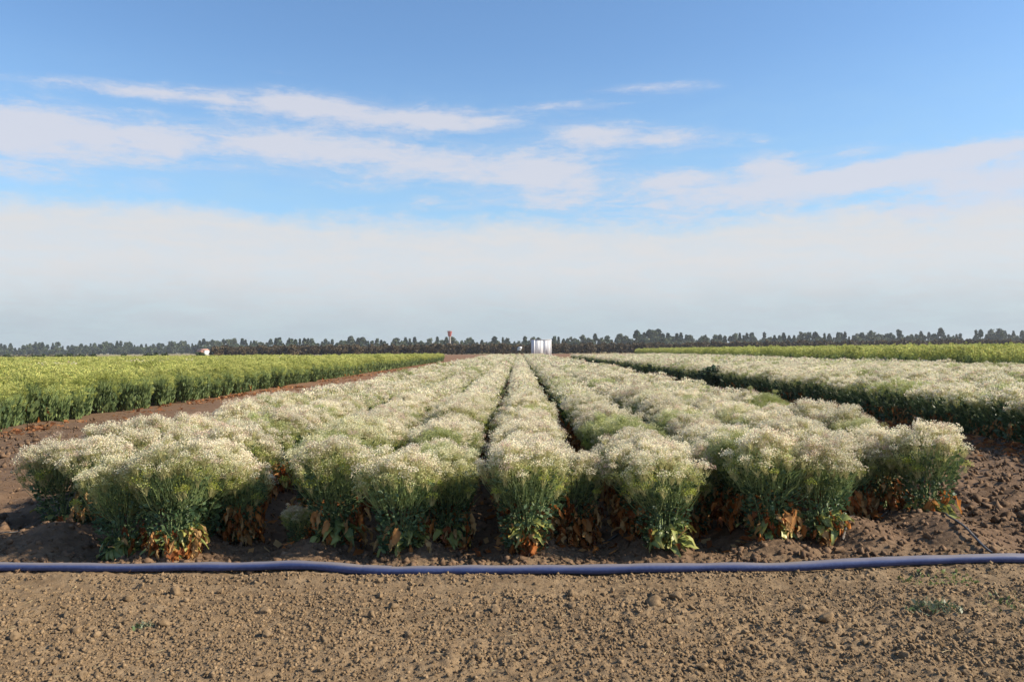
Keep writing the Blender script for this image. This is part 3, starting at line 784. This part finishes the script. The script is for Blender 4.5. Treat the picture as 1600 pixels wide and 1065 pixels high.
# ------------------------------------------------------------------ clods and crumbs
def ico(sub):
    import bmesh
    bm = bmesh.new(); bmesh.ops.create_icosphere(bm, subdivisions=sub, radius=1.0)
    V = np.array([v.co[:] for v in bm.verts]); T = np.array([[v.index for v in f.verts] for f in bm.faces]); bm.free()
    return V, T
V1, T1 = ico(1); V2, T2 = ico(2); V3, T3 = ico(3)
VB = np.array([(x, y, z) for z in (-1, 1) for y in (-1, 1) for x in (-1, 1)], float) * .72
TB = np.array([(0, 2, 3), (0, 3, 1), (4, 5, 7), (4, 7, 6), (0, 1, 5), (0, 5, 4), (2, 6, 7), (2, 7, 3), (0, 4, 6), (0, 6, 2), (1, 3, 7), (1, 7, 5)])
def clod_shape(g, V):
    S = V * np.array([1, g.uniform(.65, .95), g.uniform(.55, .85)])
    for k in range(11):                                   # broken flat faces
        n = g.normal(size=3); n /= np.linalg.norm(n)
        S = S - n * np.maximum(S @ n - g.uniform(.38, .66), 0)[:, None] * .92
    for k in range(4):
        f = g.normal(0, 4.0 + 3 * k, 3); S = S * (1 + .05 * np.sin(S @ f + g.uniform(0, 6)))[:, None]
    return S * 1.25 + g.normal(0, .03, V.shape)
gcl = np.random.default_rng(21)
CLODS = [mesh_np('clod', clod_shape(gcl, V3), tris=T3, col=np.ones((len(V3), 3)) * gcl.uniform(.85, 1.1), mats=[M_clod]) for i in range(14)]
def clod(x, y, r, label, group, sink=.35, name='soil_clod', m=None):
    o = obj(name, CLODS[gcl.integers(14)] if m is None else m, loc=(x, y, float(gz(x, y, True)) + r * sink),
            rot=(gcl.normal(0, .3), gcl.normal(0, .3), gcl.uniform(0, 6.28)), scale=(r * gcl.uniform(.85, 1.25), r * gcl.uniform(.85, 1.15), r * gcl.uniform(.8, 1.1)))
    tag(o, label, 'clod', group); return o
GB = 'large clods lying on the bare track'
for x, y, r, lab in [(-2.49, 4.62, .034, 'pale rounded stone like clod standing out on the left of the bare track'),
                     (-2.34, 4.54, .026, 'flat pale clod just right of the rounded stone at left'),
                     (-2.03, 4.69, .044, 'wide flat topped clod right of the pale stone pair, left half of track'),
                     (-2.21, 5.28, .045, 'wedge shaped tan clod below the hose near its dark band'),
                     (-1.53, 4.98, .042, 'dark clod in the left middle of the track'),
                     (-.78, 5.02, .034, 'small light clod below the hose coupling'),
                     (-.15, 4.95, .040, 'dark pointed clod near the middle of the track'),
                     (-.62, 4.55, .032, 'flat pale clod near the bottom, left of centre'),
                     (.82, 5.05, .048, 'largest brown clod right of the middle of track'),
                     (.95, 5.16, .036, 'rough clod just behind the largest brown clod'),
                     (1.76, 4.78, .050, 'large shadowed clod on the right half of the track'),
                     (1.70, 4.98, .034, 'small dark clod behind the large shadowed right clod'),
                     (2.82, 4.62, .042, 'clod by the right edge below the grey weed')]:
    clod(x, y, r * .98, lab, None, .30)
n = 0
while n < 140:
    y = 3.75 + 1.85 * gcl.uniform() ; x = gcl.uniform(-.66, .66) * y
    if vnoise(x * 1.1, y * 1.6, 33) < .35: continue
    clod(x, y, .010 + .020 * gcl.uniform() ** 2.4, 'small tan soil clod scattered on the bare track', 'small clods scattered on the track'); n += 1
def crumbs(name, label, x, y, r, V, T, mat, sink=.05):
    n = len(x); z = gz(x, y, True) + r * sink
    g = gcl
    q = g.normal(size=(n, 4)); q /= np.linalg.norm(q, axis=1, keepdims=True)
    w, a, b, c = q.T
    M = np.stack([np.stack([1 - 2 * (b * b + c * c), 2 * (a * b - c * w), 2 * (a * c + b * w)], -1),
                  np.stack([2 * (a * b + c * w), 1 - 2 * (a * a + c * c), 2 * (b * c - a * w)], -1),
                  np.stack([2 * (a * c - b * w), 2 * (b * c + a * w), 1 - 2 * (a * a + b * b)], -1)], 1)
    sh = (V[None] + g.normal(0, .30, (n, len(V), 3))) * g.uniform(.5, 1.15, (n, 1, 3))
    P = np.einsum('nij,nkj->nki', M, sh) * r[:, None, None] + np.stack([x, y, z], -1)[:, None, :]
    Tt = (T[None] + (np.arange(n) * len(V))[:, None, None]).reshape(-1, 3)
    col = np.repeat(g.uniform(.75, 1.25, n), len(V))[:, None] * np.ones((1, 3))
    o = obj(name, mesh_np(name, P.reshape(-1, 3), tris=Tt, col=col, mats=[mat])); tag(o, label, None, None, 'stuff')
n = 90000
y = 3.5 + 2.25 * gcl.uniform(size=n) ** .9; x = gcl.uniform(-.70, .70, n) * y
keep = (vnoise(x * 2.2, y * 2.6, 35) * .7 + vnoise(x * 7, y * 7, 36) * .5 > gcl.uniform(.05, .75, n)) & ~((np.abs(y - 5.48) < .10) & (gcl.uniform(size=n) < .6))
x, y = x[keep], y[keep]; r = .0028 + .012 * gcl.uniform(size=len(x)) ** 5
crumbs('soil_crumbs', 'crumbly tan soil covering the bare track', x, y, r, VB, TB, M_clod)
n = 14000
y = 5.9 + 14 * gcl.uniform(size=n) ** 2.0; x = gcl.uniform(-.70, .70, n) * y
r = .008 + .026 * gcl.uniform(size=n) ** 3
crumbs('field_crumbs', 'brown lumpy soil between and beside the plant rows', x, y, r, VB, TB, M_clod_dark)

n = 9000
y = 6.4 + 12 * gcl.uniform(size=n) ** 1.6; x = np.where(gcl.uniform(size=n) < .6, gcl.uniform(4.0, 7.6, n), gcl.uniform(-10.5, -4.3, n))
r = .010 + .040 * gcl.uniform(size=n) ** 3.5
crumbs('tilled_soil_lumps', 'dark brown tilled soil lumps on the bare strips beside the rows', x, y, r, VB, TB, M_clod_dark)
# dry leaf litter
def litter(name, label, x, y, size, cols, mat):
    s = Soup(); n = len(x)
    P = np.stack([x, y, gz(x, y, True) + .018], 1)
    up = gcl.normal(0, 1, (n, 3)); up[:, 2] *= .35
    c = np.array(cols)[gcl.integers(0, len(cols), n)] * gcl.uniform(.7, 1.2, (n, 1))
    s.cards(P, size * gcl.uniform(.5, 1.4, n), c, up=up, aspect=1.7, g=gcl)
    tag(obj(name, s.mesh(name, [mat])), label, None, None, 'stuff')
n = 3200; y = 14 + 80 * gcl.uniform(size=n) ** 1.6; x = -10.35 + np.abs(gcl.normal(0, .42, n)) * (1 + y / 90); k = vnoise(x * 1.5, y * .8, 70) > gcl.uniform(.2, .8, n); x, y = x[k], y[k]
litter('leaf_litter', 'rust coloured leaf litter along the foot of the left field', x, y, .085, [(.30, .13, .055), (.34, .18, .085), (.22, .09, .04)], M_dry)
n = 3000; y = 6.5 + 12 * gcl.uniform(size=n) ** 1.5; x = gcl.choice(ROWS, n) + gcl.normal(0, .3, n); k = y > np.interp(x, ROWS, FRONT) - .15; x, y = x[k], y[k]
litter('row_leaf_litter', 'brown dead leaves scattered on the soil under the rows', x, y, .06, DRY_COL, M_dry)
n = 2500; y = 9 + 50 * gcl.uniform(size=n) ** 1.5; x = 7.55 - np.abs(gcl.normal(0, .35, n))
litter('edge_leaf_litter', 'red brown dead leaves along the foot of the right field', x, y, .09, [(.30, .11, .04), (.36, .16, .06)], M_dry)

n = 420; y = 3.7 + 1.9 * gcl.uniform(size=n); x = gcl.uniform(-.66, .66, n) * y; k = vnoise(x * 1.3, y * 1.3, 71) > .45; x, y = x[k], y[k]
def straw_bits():
    s = Soup(); m = len(x); a = gcl.uniform(0, 6.28, m); L = gcl.uniform(.02, .09, m)
    P = np.stack([x, y, gz(x, y, True) + .012], 1); dv = np.stack([np.cos(a) * L, np.sin(a) * L, gcl.normal(0, .006, m)], 1)
    s.slivers(P - dv / 2, P + dv / 2, .0045, np.array([.42, .34, .20]) * gcl.uniform(.6, 1.2, (m, 1)), g=gcl)
    tag(obj('straw_bits', s.mesh('straw_bits', [M_dry])), 'broken bits of straw strewn over the bare track', None, None, 'stuff')
straw_bits()
# weeds on the track
def weed(x, y, rad, n, hgt, cols, label, name='weed_tuft', w=.006):
    g = gcl; a = g.uniform(0, 6.28, n); q = np.sqrt(g.uniform(0, 1, n)) * rad
    P0 = np.stack([x + np.cos(a) * q, y + np.sin(a) * q * .6, np.zeros(n)], 1); P0[:, 2] = gz(P0[:, 0], P0[:, 1], True) - .003
    P1 = P0 + np.stack([g.normal(0, .5, n), g.normal(0, .5, n), g.uniform(.3, 1, n)], 1) * hgt
    s = Soup(); c = np.array(cols)[g.integers(0, len(cols), n)] * g.uniform(.7, 1.2, (n, 1))
    e = np.array([x, y, 0])
    s.slivers(P0 - e, P1 - e, w, c, g=g)
    m = g.uniform(size=n) < .5
    s.cards((P0 * .4 + P1 * .6)[m] - e, .018 * g.uniform(.6, 1.4, m.sum()), c[m], aspect=1.8, g=g)
    tag(obj(name, s.mesh(name, [M_leaf]), loc=(x, y, 0)), label, None if 'seedlings' in label else 'weed', None, 'stuff' if 'seedlings' in label else None)
GG = [(.16, .19, .12), (.22, .24, .15), (.10, .15, .06)]
weed(2.42, 4.86, .16, 150, .07, GG, 'grey green weed tuft on the right of the bare track')
weed(2.95, 4.90, .30, 110, .05, [(.12, .16, .06), (.30, .24, .12)], 'sparse low weeds at the right edge of the track')
weed(2.78, 5.50, .26, 140, .035, [(.13, .20, .05), (.20, .24, .08)], 'thin green seedlings just below the hose at right')
weed(-2.14, 4.68, .07, 60, .04, GG, 'tiny blue green weed beside the flat topped clod at left')
weed(-3.35, 5.0, .12, 40, .09, [(.36, .28, .16), (.42, .34, .22)], 'dry straw stalks at the left edge of the track', 'straw_stalks')

# ------------------------------------------------------------------ far things
# white steel box at the end of the middle rows
CX, CY = 3.95, 134.0
box = obj('shipping_container', None, loc=(CX, CY, 0), rot=(0, 0, R(12))); tag(box, 'white ribbed steel container standing at the far end of the middle rows', 'container')
W, Hh, Ld = 2.75, 3.1, 2.4
s = Soup(); s.box(-W / 2, W / 2, 0.06, Ld, .35, Hh); obj('body', s.mesh('container_body', [M_white]), box)
for k in range(2):
    s = Soup(); a = -W / 2 + .12 + k * (W / 2 - .10); s.box(a, a + W / 2 - .14, 0.0, .06, .5, Hh - .12)
    d = obj('door', s.mesh('container_door', [M_white]), box)
    for q in range(2):
        s = Soup(); xx = a + (.30 if q == 0 else W / 2 - .44); s.tube([(xx, -.016, .45), (xx, -.016, Hh - .08)], .014, .014, (1, 1, 1), 8)
        obj('locking_bar', s.mesh('locking_bar', [M_white]), d)
    for q in range(4):
        s = Soup(); xx = a + .08 + q * .33; s.box(xx, xx + .07, -.007, 0.0, .55, Hh - .17); obj('rib', s.mesh('container_rib', [M_white]), d)
for sx in (-1, 1):
    s = Soup(); s.box(sx * W / 2 - .115, sx * W / 2 + .06, -.004, .09, .3, Hh + .03); obj('corner_post', s.mesh('corner_post', [M_white]), box)
s = Soup(); s.box(-W / 2 - .02, W / 2 + .02, -.02, Ld, Hh, Hh + .06); obj('roof', s.mesh('container_roof', [M_white]), box)
s = Soup(); s.box(-W / 2 + .1, W / 2 - .1, .4, Ld - .4, .0, .35); obj('skid', s.mesh('container_skid', [M_darkpaint]), box)
# white marker by the far end of the furrow
mk = obj('marker_board', None, loc=(.18, 119.0, 0)); tag(mk, 'small white board on a dark post at the far end of the furrow', 'marker')
s = Soup(); s.box(-.32, .18, -.03, .03, 1.42, 1.86); s.box(-.18, .32, -.04, .02, 1.62, 1.98); obj('board', s.mesh('marker_board', [M_white]), mk)
s = Soup(); s.tube([(.22, .05, 0), (.24, .05, 1.75)], .05, .05, (1, 1, 1), 8); s.tube([(-.2, .05, 0), (-.2, .05, 1.5)], .05, .05, (1, 1, 1), 8); obj('post', s.mesh('marker_post', [M_darkpaint]), mk)
# shed far left
sh = obj('farm_shed', None, loc=(-178.0, 462.0, 0), rot=(0, 0, R(-14))); tag(sh, 'small faded pink shed with white end wall far off at left', 'shed')
s = Soup(); s.box(-2.6, 2.0, 0, 4, 0, 2.6); obj('wall', s.mesh('shed_wall', [M_pink]), sh)
s = Soup(); s.box(2.0, 2.6, -.05, 4.05, 0, 2.6); obj('end_wall', s.mesh('shed_end', [M_white]), sh)
s = Soup(); s.add([(-2.8, -.3, 2.6), (2.9, -.3, 2.6), (2.9, 4.3, 2.6), (-2.8, 4.3, 2.6), (-2.8, 2, 3.5), (2.9, 2, 3.5)], Q=[(0, 1, 5, 4), (2, 3, 4, 5), (0, 3, 2, 1)], T=[(1, 2, 5), (3, 0, 4)])
obj('roof', s.mesh('shed_roof', [M_pink]), sh)
s = Soup(); s.box(-.9, .1, -.03, .0, 0, 2.0); obj('door', s.mesh('shed_door', [M_darkpaint]), sh)
# red topped tower
TX, TY = -46.5, 560.0
tw = obj('water_tower', None, loc=(TX, TY, 0), scale=(.8, .8, 1.0)); tag(tw, 'pale tower with red funnel shaped top rising over the trees', 'tower')
s = Soup(); s.tube([(0, 0, 0), (0, 0, 5), (0, 0, 11)], 1.1, .85, (1, 1, 1), 14); obj('shaft', s.mesh('tower_shaft', [M_pale], True), tw)
s = Soup(); s.tube([(0, 0, 10.6), (0, 0, 11.2), (0, 0, 14.4)], .7, 2.0, (1, 1, 1), 18); s.tube([(0, 0, 14.4), (0, 0, 14.75)], 2.0, .05, (1, 1, 1), 18); obj('tank', s.mesh('tower_tank', [M_red], True), tw)
s = Soup(); s.tube([(0, 0, 14.38), (0, 0, 14.55)], 2.5, 2.5, (1, 1, 1), 18); obj('rim', s.mesh('tower_rim', [M_steel]), tw)
s = Soup(); s.tube([(0, 0, 14.7), (0, 0, 15.6)], .08, .05, (1, 1, 1), 6); obj('mast', s.mesh('tower_mast', [M_steel]), tw)

def tree_kind(seed, kind):
    """trunk with limbs, and a crown of many leaf clumps; unit height 1"""
    g = np.random.default_rng(seed)
    tk = Soup(); tk.tube([(0, 0, -.02), (.01, 0, .3), (0, .01, .62), (0, 0, .9)], .028, .006, (.12, .10, .08), 6)
    cl = []
    nc = {'cone': 34, 'round': 30, 'column': 26, 'gum': 24, 'orchard': 30}[kind]
    for i in range(nc):
        h = g.uniform(0, 1); a = g.uniform(0, 6.28)
        if kind == 'cone': z = .10 + .87 * h; r = (.27 * (1 - h) ** .8 + .02) * g.uniform(.5, 1); cr = .11 * (1.25 - h)
        elif kind == 'column': z = .10 + .84 * h; r = .15 * math.sin(math.pi * min(1, .15 + h * .85)) ** .6 * g.uniform(.3, 1); cr = .11
        elif kind == 'round': z = .16 + .72 * h; r = .38 * math.sin(math.pi * (.12 + .80 * h)) * g.uniform(.3, 1); cr = .15
        elif kind == 'orchard': z = .14 + .72 * h; r = .55 * math.sin(math.pi * (.2 + .68 * h)) * g.uniform(.3, 1); cr = .16
        else: z = .18 + .74 * h; r = .32 * g.uniform(.2, 1) * (1.15 - .5 * h); cr = .14
        c = np.array([math.cos(a) * r, math.sin(a) * r, z])
        if i % 3 == 0: tk.tube([(0, 0, max(.12, z - .28)), c * np.array([.5, .5, 1]) - np.array([0, 0, .1]), c], .012, .003, (.12, .10, .08), 4)
        q = g.normal(size=(26, 3)); q /= np.linalg.norm(q, axis=1, keepdims=True)
        cl.append(np.column_stack([c + q * (g.uniform(.3, 1, 26) ** .5)[:, None] * cr * np.array([1, 1, .8]), np.full(26, g.uniform(.75, 1.25))]))
    A = np.concatenate(cl); n = len(A)
    base = {'cone': (.042, .066, .034), 'column': (.048, .074, .038), 'round': (.064, .088, .040), 'gum': (.080, .098, .052), 'orchard': (.098, .074, .040)}[kind]
    cs = Soup(); cs.cards(A[:, :3], (.13 if kind != 'orchard' else .17) * g.uniform(.6, 1.3, n), np.array(base) * (A[:, 3:4] * g.uniform(.75, 1.3, (n, 1))), aspect=1.3, g=g)
    return tk.mesh('trunk', [M_bark], True), cs.mesh('crown', [M_tree])
TREES = {k: [tree_kind(hash_ + i, k) for i in range(3)] for hash_, k in ((500, 'cone'), (520, 'round'), (540, 'column'), (560, 'gum'), (580, 'orchard'))}
gt = np.random.default_rng(31)
def tree(name, kind, x, y, h, w, label, group):
    t, c = TREES[kind][gt.integers(3)]
    e = obj(name, None, loc=(x, y, 0), rot=(0, 0, gt.uniform(0, 6.28)), scale=(h * w, h * w, h)); e.empty_display_size = .1
    tag(e, label, 'tree', group); obj('trunk', t, e); obj('crown', c, e)
def skyline(px):   # height of the tree line in view, pixels over the horizon, by bearing
    return np.interp(px, [-60, 0, 100, 220, 330, 420, 560, 600, 640, 720, 800, 950, 1030, 1080, 1150, 1250, 1370, 1470, 1500, 1530, 1600, 1700],
                     [15, 15, 17, 17, 18, 20, 20, 16, 19, 18, 18, 20, 27, 18, 21, 20, 22, 25, 17, 23, 23, 22])
KIND = {'cone': 'conifer', 'round': 'broad tree', 'column': 'slender tree', 'gum': 'open crowned tree'}
px = -120.0
while px < 1720:
    d = float(np.interp(px, [0, 300, 420, 700, 1600], [860, 840, 640, 620, 600])) + gt.uniform(-40, 60)
    k = gt.choice(['cone', 'round', 'column', 'gum'], p=[.36, .22, .24, .18])
    hpx = skyline(px) * gt.uniform(.62, 1.16)
    h = 1.57 + hpx / 1291 * d
    if not (1490 < px < 1515 and gt.uniform() < .7):
        place = 'left' if px < 340 else ('right' if px > 1060 else 'centre')
        far = {'left': 'beyond the lime field at left', 'centre': 'behind the orchard in the centre', 'right': 'behind the orchard on the right'}[place]
        tree('tall_tree', k, (px - 810) / 1291 * d, d, h, {'cone': .85, 'round': .80, 'column': .9, 'gum': .85}[k] * gt.uniform(.75, 1.2),
             'distant dark %s of the tree line %s' % (KIND[k], far), 'tree line %s' % far)
    px += gt.uniform(4.6, 8.6)
px = -120.0
while px < 1720:
    d = float(np.interp(px, [0, 300, 420, 700, 1600], [830, 800, 600, 590, 570])) + gt.uniform(-20, 20)
    h = 1.57 + skyline(px) * gt.uniform(.35, .72) / 1291 * d
    side = 'left' if px < 700 else 'right'
    tree('understory_tree', 'round' if gt.uniform() < .6 else 'gum', (px - 810) / 1291 * d, d, h, gt.uniform(.9, 1.4),
         'low dark tree filling the foot of the tree line, %s of the tower' % side, 'low trees %s of the tower' % side)
    px += gt.uniform(5.5, 9.5)
# orchard rows: low brownish trees
for row, (d, a, b, st) in enumerate([(292, 335, 1760, 9.0), (318, 350, 1760, 10.0)]):
    px = a
    while px < b:
        dd = d + gt.uniform(-4, 4); hh = gt.uniform(2.9, 3.9) + (.5 if row else 0)
        side = 'left of the tower' if px < 700 else ('between tower and container' if px < 832 else 'right of the container')
        tree('orchard_tree', 'orchard', (px - 810) / 1291 * dd, dd, hh, gt.uniform(.85, 1.1),
             'low brown orchard tree in the dark band %s' % side, 'orchard trees %s' % side)
        px += gt.uniform(.75, 1.2) * st
# scrub in the middle distance at left
for k in range(26):
    px = gt.uniform(-20, 330); d = gt.uniform(150, 240)
    h = gt.uniform(1.2, 1.7)
    tree('shrub', 'round', (px - 810) / 1291 * d, d, h, gt.uniform(1.0, 1.6), 'low dark shrub scattered beyond the left green field', 'shrubs beyond the left field')
def hedge():
    g = gt; n = 6000
    x = g.uniform(-560, -205, n); y = 395 + g.normal(0, 3.0, n) + (x + 205) * .1; z = np.abs(g.normal(0, .55, n))
    s = Soup(); s.cards(np.stack([x, y, z], 1), g.uniform(.5, 1.1, n), np.array([.055, .055, .022]) * g.uniform(.7, 1.4, (n, 1)), g=g)
    tag(obj('far_hedge', s.mesh('far_hedge', [M_tree])), 'long low olive hedge far off at the left', 'hedge')
hedge()

# ------------------------------------------------------------------ air
def haze():
    s = Soup(); s.box(-5300, 5300, -300, 5300, -2.0, 22.0)
    m = bpy.data.materials.new('haze'); m.use_nodes = True; nt = m.node_tree; nt.nodes.clear()
    out = nt.nodes.new('ShaderNodeOutputMaterial'); v = nt.nodes.new('ShaderNodeVolumePrincipled')
    v.inputs['Color'].default_value = (.86, .92, 1.0, 1); v.inputs['Density'].default_value = HAZE
    v.inputs['Anisotropy'].default_value = 0.2
    nt.links.new(v.outputs[0], out.inputs['Volume'])
    o = obj('haze', s.mesh('haze', [m])); tag(o, 'thin pale haze lying over the fields', None, None, 'stuff')
HAZE = 0.00019
haze()
